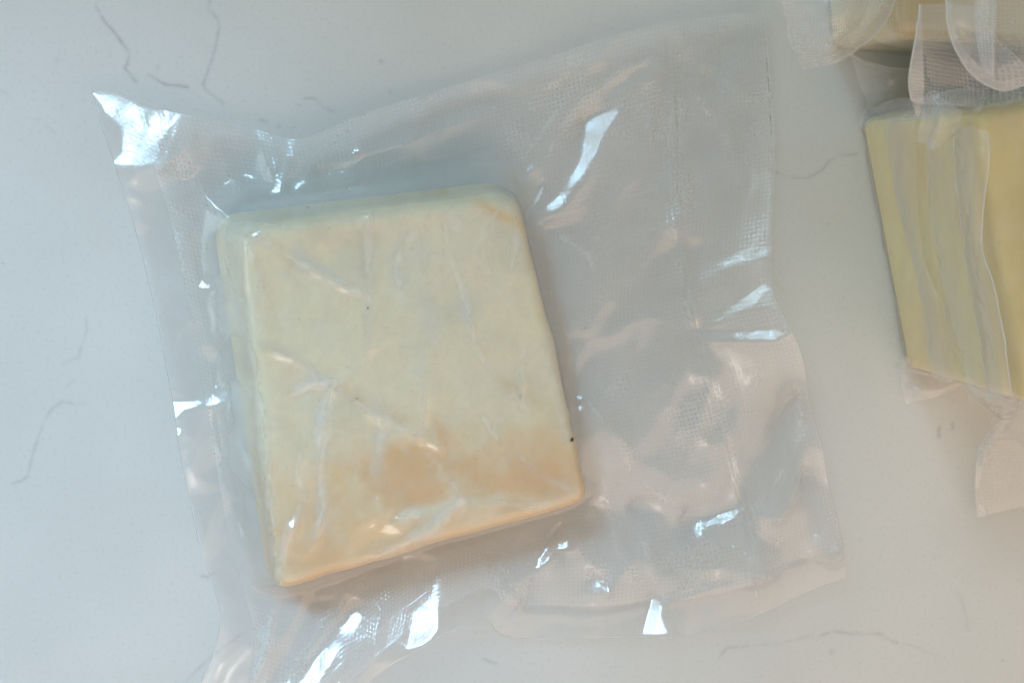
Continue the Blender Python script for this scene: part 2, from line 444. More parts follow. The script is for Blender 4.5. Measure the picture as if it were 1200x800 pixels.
def pigment(px, py):
    col = np.empty(px.shape + (3,)); col[:] = (0.90, 0.82, 0.56)
    nz = fbm(px / 60, py / 60, 51, 4); nf = fbm(px / 14, py / 14, 57, 3)
    def mix(c, f): col[:] = col * (1 - f[..., None]) + np.array(c) * f[..., None]
    mix((0.76, 0.70, 0.50), sstep(-0.1, 0.45, nz) * 0.7)
    # amber toward the lower edge of the block
    v = py + 0.27 * (px - 325) - 580 + 28 * nz + 12 * nf - 30 * sstep(350, 470, px)
    amb = sstep(-80, 40, v) * (0.75 + 0.4 * fbm(px / 45, py / 30, 71, 3))
    mix((0.87, 0.59, 0.25), np.clip(amb * 1.15, 0, 0.95))
    hot = 1.15 * np.exp(-((px - 490) / 90) ** 2 - ((py - 560) / 46) ** 2) * (0.85 + 1.2 * nz + 0.8 * nf)
    hot = hot + 0.8 * np.exp(-((px - 630) / 60) ** 2 - ((py - 562) / 26) ** 2) * (0.8 + nz)
    hot = hot + 0.9 * np.exp(-((px - 385) / 40) ** 2 - ((py - 645) / 30) ** 2) * (0.8 + nz)
    mix((0.83, 0.47, 0.16), np.clip(hot, 0, 0.75))
    wx = px + 7 * nz + 3 * nf; wy = py + 7 * fbm(px / 40, py / 40, 63, 3)
    for pts, w, c, s in MARKS:
        d, t = seg_dist(wx, wy, pts)
        e = np.minimum(t, len(pts) - 1 - t)
        mix(c, min(1.0, s * 1.5) * np.exp(-(d / w) ** 2) * (0.45 + 0.55 * sstep(0, 0.5, e)) * np.clip(0.8 + nf + nz, 0.2, 1.2))
    return np.clip(col, 0.02, 0.92)

def make_block():
    root = empty('cheese_block', (*OUT_T.mean(0), ZB0))
    tag(root, 'pale ivory square cheese block with amber lower edge inside the large flat clear bag', 'cheese', 'blocks of cheese in vacuum bags')
    loops = []
    cb = OUT_B.mean(0)
    for f in (0.0, 0.3, 0.6, 0.85, 0.97):       # underside, from the middle out
        loops.append(np.c_[cb + (OUT_B - cb) * f, np.full(len(OUT_B), ZB0)])
    ns = 22
    for k in range(ns + 1):                    # sides
        f = k / ns; z = ZB0 + 1.5 * MM * 0 + (HB - RE - ZB0) * f
        bulge = 1 + 0.006 * math.sin(math.pi * f)
        q = OUT_B * (1 - f) + OUT_T * f
        q = q.mean(0) + (q - q.mean(0)) * (bulge if f > 0 else 0.985)
        loops.append(np.c_[q, np.full(len(q), z)])
    ct = OUT_T.mean(0); rr = np.linalg.norm(OUT_T - ct, axis=1)[:, None]
    for k in range(1, 9):                      # rounded upper edge
        a = k / 8 * math.pi / 2; ins = RE * (1 - math.cos(a))
        q = ct + (OUT_T - ct) * (1 - ins / rr)
        loops.append(np.c_[q, np.full(len(q), HB - RE + RE * math.sin(a))])
    last = loops[-1][:, :2]
    for k in range(1, 121):
        f = 1 - k / 121.0
        q = ct + (last - ct) * f
        loops.append(np.c_[q, HB + lump(q[:, 0], q[:, 1]) * sstep(0, 9 * MM, (1 - f) * rr[:, 0])])
    L = np.array(loops); nl, nc = L.shape[:2]
    v = L.reshape(-1, 3)
    faces = grid_faces(nl, nc, True)
    px, py = proj(v)
    col = pigment(px, py)
    o = mesh_obj('cheese_body', v, faces, M_CHEESE, root, None, {'pigment': col})
    # close the middle holes
    bm = bmesh.new(); bm.from_mesh(o.data)
    bmesh.ops.holes_fill(bm, edges=[e for e in bm.edges if e.is_boundary], sides=0)
    bmesh.ops.remove_doubles(bm, verts=bm.verts, dist=1e-7)
    for f in bm.faces: f.smooth = True
    bm.to_mesh(o.data); bm.free()
    # dark specks stuck to the rind
    for x, y, r in ((671, 515, 2.6), (431, 361, 1.4), (610, 464, 1.6), (418, 467, 1.0)):
        p = P(x, y, HB)
        p[2] = HB + lump(np.array([p[0]]), np.array([p[1]]))[0] + 0.1 * MM
        bm = bmesh.new(); bmesh.ops.create_icosphere(bm, subdivisions=2, radius=r * 0.3 * MM)
        for w_ in bm.verts:
            w_.co.z *= 0.45; w_.co.x *= 0.6; w_.co *= 1 + 0.25 * math.sin(w_.co.x * 9000 + w_.co.y * 5000)
        me = bpy.data.meshes.new('speck'); bm.to_mesh(me); bm.free(); me.materials.append(M_SPECK)
        s_ = bpy.data.objects.new('speck', me); C.objects.link(s_)
        s_.location = Vector(p) - root.location; s_.rotation_euler = (0, 0, -0.6); s_.parent = root
    return root
make_block()

# ------------------------------------------------------------------ the large flat bag
# outline: photo point and height above the worktop in mm
E_TOP = [(108, 107, 3), (138, 109, 7), (165, 122, 11), (192, 129, 11), (222, 136, 10), (250, 141, 5), (300, 152, 3), (337, 163, 9), (365, 160, 6), (420, 136, 4), (520, 104, 2), (640, 68, 3), (720, 42, 4), (800, 24, 3), (893, 14, 2)]
E_RIGHT = [(893, 14, 2), (899, 80, 3), (904, 150, 4), (905, 200, 6), (902, 260, 11), (903, 330, 17), (916, 370, 18), (935, 415, 16), (948, 465, 13), (962, 530, 10), (974, 600, 6), (984, 671, 2)]
E_BOT = [(222, 822, 3), (262, 850, 3), (330, 868, 5), (390, 832, 6), (425, 800, 7), (460, 772, 8), (505, 745, 9), (545, 727, 8), (570, 723, 5), (580, 735, 3), (600, 742, 2), (650, 744, 2), (700, 744, 2), (765, 742, 4), (820, 735, 2), (880, 717, 2), (930, 693, 2), (984, 671, 2)]
E_LEFT = [(108, 107, 3), (126, 165, 7), (148, 230, 5), (165, 290, 4), (182, 360, 4), (194, 420, 4), (204, 475, 6), (212, 530, 4), (222, 580, 3), (236, 640, 3), (252, 690, 4), (258, 725, 5), (248, 770, 4), (222, 822, 3)]
def edge_world(e, num):
    a = np.array(e, float); p = P(a[:, 0], a[:, 1], a[:, 2] * MM)
    return spline(p, num)
NU, NV = 470, 400
bT = edge_world(E_TOP, NU); bB = edge_world(E_BOT, NU); bL = edge_world(E_LEFT[::-1], NV); bR = edge_world(E_RIGHT[::-1], NV)
u = np.linspace(0, 1, NU)[None, :, None]; v = np.linspace(0, 1, NV)[:, None, None]
def coons(bT, bB, bL, bR):
    return ((1 - v) * bB[None] + v * bT[None] + (1 - u) * bL[:, None] + u * bR[:, None]
            - ((1 - u) * (1 - v) * bB[0] + u * (1 - v) * bB[-1] + (1 - u) * v * bT[0] + u * v * bT[-1]))
SH = coons(bT, bB, bL, bR)         # x, y and a first z
# patches of the film that were pressed or folded so that they face a light: photo outline, light, share of the way, crumple
CREASES = [  # ridges where the film stands off the block: photo polyline, half width px, strength
    ([(279, 264), (310, 262), (360, 268)], 3, 0.8), ([(279, 266), (300, 310), (312, 350)], 3, 0.8), ([(600, 226), (570, 262), (556, 300)], 3, 0.8), ([(604, 230), (606, 280), (596, 330)], 3, 0.7),
    ([(690, 584), (640, 560), (590, 520)], 3, 0.8), ([(688, 588), (620, 592), (560, 588)], 3, 0.8), ([(250, 240), (283, 264), (340, 303), (400, 335), (440, 350)], 4, 1.0), ([(437, 246), (430, 262), (434, 330), (432, 420)], 3, 0.8),
    ([(502, 258), (470, 290), (464, 320), (474, 345)], 3, 0.6), ([(520, 255), (528, 300), (545, 345), (556, 400), (575, 440)], 3, 0.6), ([(533, 250), (538, 262), (536, 275)], 6, 0.8),
    ([(298, 404), (345, 420), (395, 462), (465, 498), (515, 522)], 4, 0.8),
    ([(335, 462), (365, 450), (392, 446), (380, 480), (374, 540), (380, 600), (366, 640)], 4, 1.0), ([(352, 510), (350, 560), (362, 600)], 3, 0.7),
    ([(437, 465), (445, 500), (442, 560)], 4, 0.8), ([(494, 440), (498, 480), (493, 515)], 4, 0.7), ([(612, 390), (610, 440), (613, 500)], 3.5, 0.7),
    ([(356, 585), (340, 625), (326, 665), (318, 700)], 4, 1.2), ([(527, 556), (540, 586), (510, 615), (470, 640), (440, 655)], 5, 1.1), ([(640, 430), (655, 470), (664, 540)], 3.5, 0.6),
    ([(286, 390), (297, 420), (303, 470), (314, 560), (322, 640)], 3.5, 0.9), ([(400, 445), (430, 410), (470, 395)], 3, 0.6), ([(555, 470), (585, 520), (600, 560)], 3, 0.5),
    ([(460, 605), (480, 598), (500, 606)], 4, 0.7), ([(320, 300), (345, 345), (340, 400)], 5, 0.4), ([(560, 300), (600, 360), (630, 380)], 4, 0.4),
]
FOLDS = [([(782, 66), (785, 160), (790, 260), (800, 345), (815, 392)], 7, 0.9), ([(794, 70), (797, 160), (803, 260)], 6, 0.6),   # long soft creases of the loose film: photo polyline, half width px, height mm
    ([(785, 62), (735, 78), (690, 105), (650, 160), (618, 245)], 16, 1.3), ([(600, 205), (640, 150), (690, 75), (720, 40)], 14, 0.9),
    ([(640, 262), (690, 300), (706, 350), (672, 400)], 12, 0.8), ([(676, 460), (720, 505), (745, 560), (800, 600)], 13, 1.0),
    ([(690, 488), (708, 560), (722, 640), (745, 695)], 12, 0.9), ([(742, 594), (755, 640), (772, 700)], 12, 0.9), ([(700, 560), (690, 630), (720, 690)], 10, 0.7),
    ([(300, 152), (312, 190), (320, 236)], 10, 0.8), ([(345, 225), (385, 203), (430, 182), (520, 150), (600, 120)], 13, 1.0), ([(322, 234), (400, 222), (470, 214)], 9, 0.6),
    ([(240, 148), (262, 190), (292, 236)], 10, 0.8), ([(218, 200), (246, 238), (278, 264)], 6, 0.8), ([(196, 200), (215, 320), (232, 430), (262, 560), (300, 680)], 9, 0.8),
    ([(322, 652), (319, 700), (312, 760), (292, 810)], 6, 1.4), ([(485, 652), (505, 700), (512, 744)], 10, 0.9), ([(560, 640), (585, 690), (625, 722)], 12, 1.0),
    ([(340, 695), (400, 690), (470, 655)], 8, 0.6), ([(440, 668), (380, 730), (330, 800)], 12, 1.0), ([(815, 390), (834, 450), (860, 540), (884, 640)], 8, 0.9), ([(815, 390), (800, 350), (830, 318), (900, 292)], 12, 0.8),
    ([(884, 610), (915, 560), (940, 490), (930, 430)], 14, 1.0), ([(600, 715), (680, 718), (760, 706), (850, 680), (980, 640)], 7, 0.7), ([(800, 90), (850, 160), (870, 240)], 14, 0.7), ([(790, 60), (830, 80), (890, 130)], 14, 0.7),
    ([(650, 600), (640, 640), (650, 690)], 10, 0.7), ([(622, 672), (662, 622)], 8, 0.9), ([(665, 615), (690, 660), (712, 690)], 9, 0.9), ([(236, 470), (262, 480), (290, 540), (318, 640)], 8, 0.7),
]
PATCHES = [
    ([(109, 108), (140, 110), (164, 124), (172, 140), (178, 165), (185, 195), (160, 197), (133, 195), (128, 190), (142, 178), (142, 150), (122, 130)], 'W', 1.0, 0.05),
    ([(165, 123), (222, 136), (206, 148), (182, 142), (170, 136)], 'W', 1.0, 0.35),
    ([(223, 136), (209, 152), (191, 196), (186, 196), (204, 150)], 'W', 1.0, 0.2),
    ([(165, 123), (172, 132), (183, 165), (189, 196), (183, 196), (171, 155)], 'W', 1.0, 0.2),
    ([(226, 140), (224, 152), (214, 172), (206, 178), (214, 160)], 'W', 0.75, 0.15),
    ([(336, 162), (346, 162), (336, 195), (329, 222), (318, 231), (322, 210), (330, 190)], 'W', 1.0, 0.12),
    ([(352, 205), (365, 186), (360, 208), (350, 222), (343, 219)], 'W', 0.9, 0.15),
    ([(382, 205), (388, 197), (424, 176), (427, 180), (398, 197)], 'L', 1.0, 0.2),
    ([(341, 219), (350, 221), (349, 225), (341, 223)], 'W', 1.0, 0.1),
    ([(620, 257), (634, 242), (653, 228), (671, 200), (682, 180), (687, 142), (718, 126), (727, 129), (713, 150), (701, 170), (691, 195), (677, 217), (656, 243), (632, 257)], 'W', 1.0, 0.10),
    ([(619, 256), (630, 226), (635, 215), (637, 222), (630, 245)], 'W', 1.0, 0.1),
    ([(716, 110), (728, 100), (748, 92), (738, 106), (722, 113)], 'W', 0.85, 0.1),
    ([(608, 214), (620, 196), (634, 182), (630, 190), (614, 211)], 'W', 1.0, 0.1),
    ([(735, 96), (750, 82), (772, 82), (764, 92), (748, 98)], 'W', 0.6, 0.1),
    ([(813, 391), (860, 357), (900, 331), (907, 338), (890, 353), (850, 374)], 'W', 1.0, 0.06),
    ([(813, 390), (850, 389), (905, 384), (920, 390), (908, 399), (870, 398), (830, 396)], 'W', 1.0, 0.08),
    ([(903, 338), (912, 362), (895, 358), (880, 362)], 'W', 0.8, 0.08),
    ([(886, 598), (895, 555), (925, 490), (941, 468), (943, 500), (932, 560), (905, 602)], 'W', 0.80, 0.15),
    ([(624, 673), (636, 650), (654, 626), (660, 617), (666, 633), (674, 641), (650, 646), (640, 661)], 'W', 1.0, 0.25),
    ([(664, 614), (668, 620), (677, 641), (671, 637)], 'L', 1.0, 0.15),
    ([(697, 678), (706, 684), (714, 691), (706, 693)], 'W', 1.0, 0.3),
    ([(806, 605), (830, 612), (860, 597), (868, 594), (862, 607), (845, 615), (825, 619), (823, 629), (812, 616)], 'W', 1.0, 0.15),
    ([(864, 604), (872, 606), (881, 640), (887, 670), (880, 666), (867, 640)], 'W', 1.0, 0.15),
    ([(743, 592), (760, 589), (790, 595), (806, 603), (770, 601), (748, 597)], 'L', 1.0, 0.2),
    ([(806, 600), (835, 590), (866, 592), (830, 598)], 'L', 0.85, 0.1),
    ([(824, 624), (861, 615), (868, 640), (838, 634)], 'W', 0.72, 0.15),
    ([(752, 743), (762, 712), (766, 701), (776, 706), (774, 722), (784, 742)], 'W', 1.0, 0.06),
    ([(476, 762), (486, 716), (505, 699), (512, 668), (516, 690), (512, 738), (497, 752)], 'W', 1.0, 0.08),
    ([(340, 806), (380, 759), (418, 717), (424, 722), (396, 767), (362, 806)], 'W', 1.0, 0.08),
    ([(199, 469), (218, 470), (250, 465), (262, 457), (272, 455), (264, 471), (240, 476), (212, 480), (208, 492), (201, 486)], 'W', 1.0, 0.2),
    ([(203, 500), (211, 499), (212, 511), (206, 513)], 'W', 1.0, 0.1),
    ([(208, 520), (213, 519), (213, 528), (209, 528)], 'W', 0.9, 0.1),
    ([(228, 336), (242, 331), (251, 331), (248, 338), (236, 339)], 'W', 1.0, 0.15),
    ([(238, 408), (250, 403), (257, 418), (245, 422)], 'L', 1.0, 0.5),
    ([(162, 305), (166, 301), (170, 312), (166, 313)], 'W', 1.0, 0.2), ([(169, 303), (172, 302), (175, 312), (171, 312)], 'W', 1.0, 0.2),
    ([(160, 262), (170, 260), (174, 276), (164, 278)], 'L', 0.8, 0.2),
    ([(218, 211), (222, 210), (250, 236), (279, 264), (272, 263), (246, 238)], 'W', 0.85, 0.1),
    ([(430, 544), (436, 543), (438, 577), (433, 573)], 'W', 1.0, 0.1), ([(439, 572), (443, 573), (447, 602), (443, 602)], 'W', 1.0, 0.1),
    ([(330, 645), (350, 646), (371, 653), (367, 661), (350, 653)], 'L', 1.0, 0.25),
    ([(461, 602), (465, 601), (466, 609), (462, 610)], 'W', 1.0, 0.1), ([(468, 602), (471, 602), (471, 609), (468, 609)], 'W', 1.0, 0.1),
    ([(337, 620), (352, 588), (355, 591), (344, 619)], 'W', 0.9, 0.1),
    ([(466, 650), (500, 646), (507, 654), (476, 656)], 'L', 0.9, 0.25),
    ([(690, 588), (706, 580), (712, 588), (700, 594)], 'L', 0.85, 0.2),
    ([(778, 270), (786, 262), (788, 292), (780, 300)], 'L', 0.8, 0.3), ([(808, 276), (820, 278), (822, 290), (812, 288)], 'L', 0.75, 0.2),
    ([(706, 508), (716, 502), (718, 512), (708, 516)], 'L', 0.9, 0.4),
    ([(944, 560), (950, 556), (968, 620), (976, 648), (970, 646)], 'W', 0.7, 0.2),
    ([(690, 610), (694, 604), (720, 650), (728, 676), (722, 672)], 'W', 0.6, 0.1),
    ([(668, 556), (676, 470), (690, 490), (740, 560), (730, 570)], 'L', 0.45, 0.1),
    ([(700, 540), (760, 545), (800, 575), (780, 582), (720, 570)], 'L', 0.6, 0.1),
    ([(640, 270), (690, 262), (700, 330), (668, 390), (650, 330)], 'W', 0.45, 0.1),
]
for (x0, y0), (x1, y1), sv_ in [((343, 305), (372, 322), 0.9), ((465, 302), (466, 330), 0.8), ((537, 286), (541, 308), 0.75), ((375, 472), (375, 506), 0.85), ((303, 406), (328, 413), 0.8), ((611, 420), (612, 452), 0.8),
                           ((505, 613), (524, 600), 0.9), ((656, 472), (660, 500), 0.75), ((404, 470), (440, 488), 0.7), ((352, 520), (351, 548), 0.7), ((600, 240), (585, 252), 0.8), ((432, 300), (431, 330), 0.7)]:
    L_ = math.hypot(x1 - x0, y1 - y0); ox, oy = -(y1 - y0) / L_ * 1.3, (x1 - x0) / L_ * 1.3
    PATCHES.append(([(x0, y0), ((x0 + x1) / 2 + ox, (y0 + y1) / 2 + oy), (x1, y1), ((x0 + x1) / 2 - ox, (y0 + y1) / 2 - oy)], 'W', sv_, 0.1))
STEP = 0.0006
gx_ = np.arange(SH[..., 0].min() - 0.01, SH[..., 0].max() + 0.01, STEP)
gy_ = np.arange(SH[..., 1].min() - 0.01, SH[..., 1].max() + 0.01, STEP)
GX, GY = np.meshgrid(gx_, gy_)
SD = sdist_top(GX, GY)
def drape_width(x, y):
    """how far the tight film runs out before it touches the worktop, by side of the block"""
    c = ctr; a = np.arctan2(y - c[1], x - c[0])
    ang = [-np.pi, -2.2, -1.57, -0.7, 0.0, 0.7, 1.57, 2.4, np.pi]
    wid = [17, 12, 9, 9, 9, 12, 14, 17, 17]
    return np.interp(a, ang, wid) * MM
def base_height(x, y, s, edge_pts):
    w = drape_width(x, y) * (1 + 0.35 * vnoise(x / 0.02, y / 0.02, 77))
    out = (HB - RE) * np.clip(1 - np.maximum(s, 0) / w, 0, 1) ** 1.7
    dr = np.where(s <= 0, block_top(x, y, s), out)
    ex = edge_pts
    d, pos = seg_dist(x, y, ex[::6])
    zi = np.interp(pos, np.arange(len(ex[::6])), ex[::6][:, 2])
    ze = zi * np.exp(-(d / 0.022) ** 1.3)
    px, py = proj(np.stack([x, y, np.zeros_like(x)], -1))
    puff = 3.0 * np.exp(-((px - 740) / 80) ** 2 - ((py - 240) / 150) ** 2) + 3 * np.exp(-((px - 850) / 70) ** 2 - ((py - 480) / 120) ** 2)
    puff += 2.5 * np.exp(-((px - 700) / 110) ** 2 - ((py - 660) / 45) ** 2) + 3.5 * np.exp(-((px - 420) / 110) ** 2 - ((py - 745) / 40) ** 2)
    puff += 1.6 * np.exp(-((px - 450) / 140) ** 2 - ((py - 170) / 35) ** 2) + 2.5 * np.exp(-((px - 225) / 30) ** 2 - ((py - 380) / 150) ** 2)
    cr = 1 - 2 * np.abs(fbm(px / 120 + 0.3 * py / 120, py / 150, 91, 3))
    cr2 = 1 - 2 * np.abs(fbm(px / 45, py / 60 + px / 160, 97, 2))
    wr = 1.5 * np.clip(cr, 0, 1) ** 2 + 0.25 * np.clip(cr2, 0, 1) ** 3
    zo = 2.2 + puff + wr
    k = sstep(0.0, 0.010, s)
    fx = px + 4 * fbm(px / 34, py / 34, 161, 2); fy = py + 4 * fbm(px / 34, py / 34, 167, 2)
    for pts, wd_, h_ in FOLDS:
        lo = np.min(np.array(pts), 0) - 60; hi = np.max(np.array(pts), 0) + 60
        mk = (px > lo[0]) & (px < hi[0]) & (py > lo[1]) & (py < hi[1])
        d, t_ = seg_dist(fx[mk], fy[mk], pts); e = np.minimum(t_, len(pts) - 1 - t_)
        zo[mk] += h_ * np.clip(1 - d / (wd_ * 1.3), 0, 1) ** 1.25 * sstep(-0.2, 0.7, e)
    z = np.maximum(dr + 0.45 * MM, ze * 1.0) + k * zo * MM
    # shallow wrinkles where the film clings to the block
    for pts, wd_, k in CREASES:
        lo = np.min(np.array(pts), 0) - 20; hi = np.max(np.array(pts), 0) + 20
        qx, qy = proj(np.stack([x, y, np.full_like(x, HB)], -1)); mk = (qx > lo[0]) & (qx < hi[0]) & (qy > lo[1]) & (qy < hi[1])
        d, _ = seg_dist(qx[mk], qy[mk], pts)
        z[mk] += np.where(s[mk] < 6 * MM, k * 1.0 * MM * np.exp(-(d / (wd_ * 1.5)) ** 1.4), 0)
    cw = np.clip(1 - 3.2 * np.abs(fbm(px / 70 + py / 260, py / 110, 113, 2)), 0, 1) ** 2 * 0.45 * MM
    return z + np.where(s < 0, cw, cw * 0.3), px, py
OUT_BS = OUT_B[::3]
def side_height(x, y, s):
    d, _ = seg_dist(x, y, OUT_BS, True)
    q = np.maximum(np.where(inside(x, y, OUT_BS), d, -d) + 1.3 * MM, 0)
    return np.where(q > 0, (HB - RE) * q / (q + np.maximum(s, 0) + 1e-6) + 1.0 * MM, 0)
EDGE = np.vstack([bT, bR[::-1], bB[::-1], bL])
Z0, _, _ = base_height(GX, GY, SD, EDGE)

def half_gradient(x, y, z, light):
    p = np.stack([x, y, z], -1)
    a = CAM - p; a /= np.linalg.norm(a, axis=-1, keepdims=True)
    b = light - p; b /= np.linalg.norm(b, axis=-1, keepdims=True)
    h = a + b
    return -h[..., 0] / h[..., 2], -h[..., 1] / h[..., 2]
def relax(zb, it=380, lam=0.0025):
    """height field whose slope follows the pressed patches and stays near zb elsewhere"""
    px, py = proj(np.stack([GX, GY, zb], -1))
    gy0, gx0 = np.gradient(zb, STEP)
    global PMASK
    PMASK = np.zeros(zb.shape); wt = np.ones(zb.shape); tx = gx0.copy(); ty = gy0.copy()
    for pts, li, s, cr in PATCHES:
        a = np.array(pts, float); lo = a.min(0) - 3; hi = a.max(0) + 3
        ii = np.where(((px > lo[0]) & (px < hi[0]) & (py > lo[1]) & (py < hi[1])))
        if len(ii[0]) == 0: continue
        i0, i1, j0, j1 = ii[0].min(), ii[0].max() + 1, ii[1].min(), ii[1].max() + 1
        sl = (slice(i0, i1), slice(j0, j1))
        xx = px[sl] + 1.6 * fbm(px[sl] / 9, py[sl] / 9, 131, 2); yy = py[sl] + 1.6 * fbm(px[sl] / 9, py[sl] / 9, 137, 2)
        mk = inside(xx, yy, pts)
        hx, hy = half_gradient(GX[sl], GY[sl], zb[sl], WIN if li == 'W' else LAMP)
        sv = s * (0.95 + 0.25 * fbm(px[sl] / 22, py[sl] / 22, 151, 3)); hx = hx * sv; hy = hy * sv
        cr = cr * 0.7 + 0.015
        hx = hx + cr * fbm(px[sl] / 10, py[sl] / 16, 141, 2); hy = hy + cr * fbm(px[sl] / 10, py[sl] / 16, 149, 2)
        w1 = wt[sl]; PMASK[sl][mk] = s
        mf = np.clip(blur(mk.astype(float), 2 if mk.sum() > 1200 else 1 if mk.sum() > 250 else 0), 0, 1)
        w1[:] = np.maximum(w1, 1 + (80.0 if s > 0.65 else 6.0) * mf)
        mf = mf ** 0.6; t1 = tx[sl]; t1[:] = t1 * (1 - mf) + hx * mf; t2 = ty[sl]; t2[:] = t2 * (1 - mf) + hy * mf
    def edge(a, ax):
        return (np.take(a, range(1, a.shape[ax]), ax), np.take(a, range(0, a.shape[ax] - 1), ax))
    w1, w0 = edge(wt, 1); wx = (w1 + w0) / 2; a1, a0 = edge(tx, 1); fx = (w1 * a1 + w0 * a0) / (w1 + w0) * STEP
    w1, w0 = edge(wt, 0); wy = (w1 + w0) / 2; a1, a0 = edge(ty, 0); fy = (w1 * a1 + w0 * a0) / (w1 + w0) * STEP
    def divt(qx, qy):
        r = np.zeros(zb.shape); r[:, 1:] += qx; r[:, :-1] -= qx; r[1:] += qy; r[:-1] -= qy
        return r
    def A(z): return divt(wx * np.diff(z, axis=1), wy * np.diff(z, axis=0)) + lam * z
    b = divt(wx * fx, wy * fy) + lam * zb
    diag = lam + np.zeros(zb.shape); diag[:, 1:] += wx; diag[:, :-1] += wx; diag[1:] += wy; diag[:-1] += wy
    z = zb.copy(); r = b - A(z); y = r / diag; d = y.copy(); rs = (r * y).sum()
    for _ in range(it):
        q = A(d); al = rs / (d * q).sum(); z += al * d; r -= al * q
        y = r / diag; rn = (r * y).sum(); d = y + rn / rs * d; rs = rn
    return z
Z1 = relax(Z0)
lowb = np.where(SD < 0, block_top(GX, GY, SD) + 0.55 * MM, np.maximum(0.9 * MM, side_height(GX, GY, SD)))
def dilate(a):
    for ax_ in (0, 1):
        a = np.maximum(a, np.maximum(np.roll(a, 1, ax_), np.roll(a, -1, ax_)))
    return a
lowb = blur(dilate(lowb), 4)
def soft_floor(z, f, k=0.35 * MM):
    return f + 0.5 * ((z - f) + np.sqrt((z - f) ** 2 + k * k))
Z1 = soft_floor(Z1, lowb)
Z1 = blur(Z1, 1)
def sample(F, x, y):
    fx = np.clip((x - gx_[0]) / STEP, 0, len(gx_) - 2.001); fy = np.clip((y - gy_[0]) / STEP, 0, len(gy_) - 2.001)
    i = fx.astype(int); j = fy.astype(int); a = fx - i; b = fy - j
    return (F[j, i] * (1 - a) + F[j, i + 1] * a) * (1 - b) + (F[j + 1, i] * (1 - a) + F[j + 1, i + 1] * a) * b

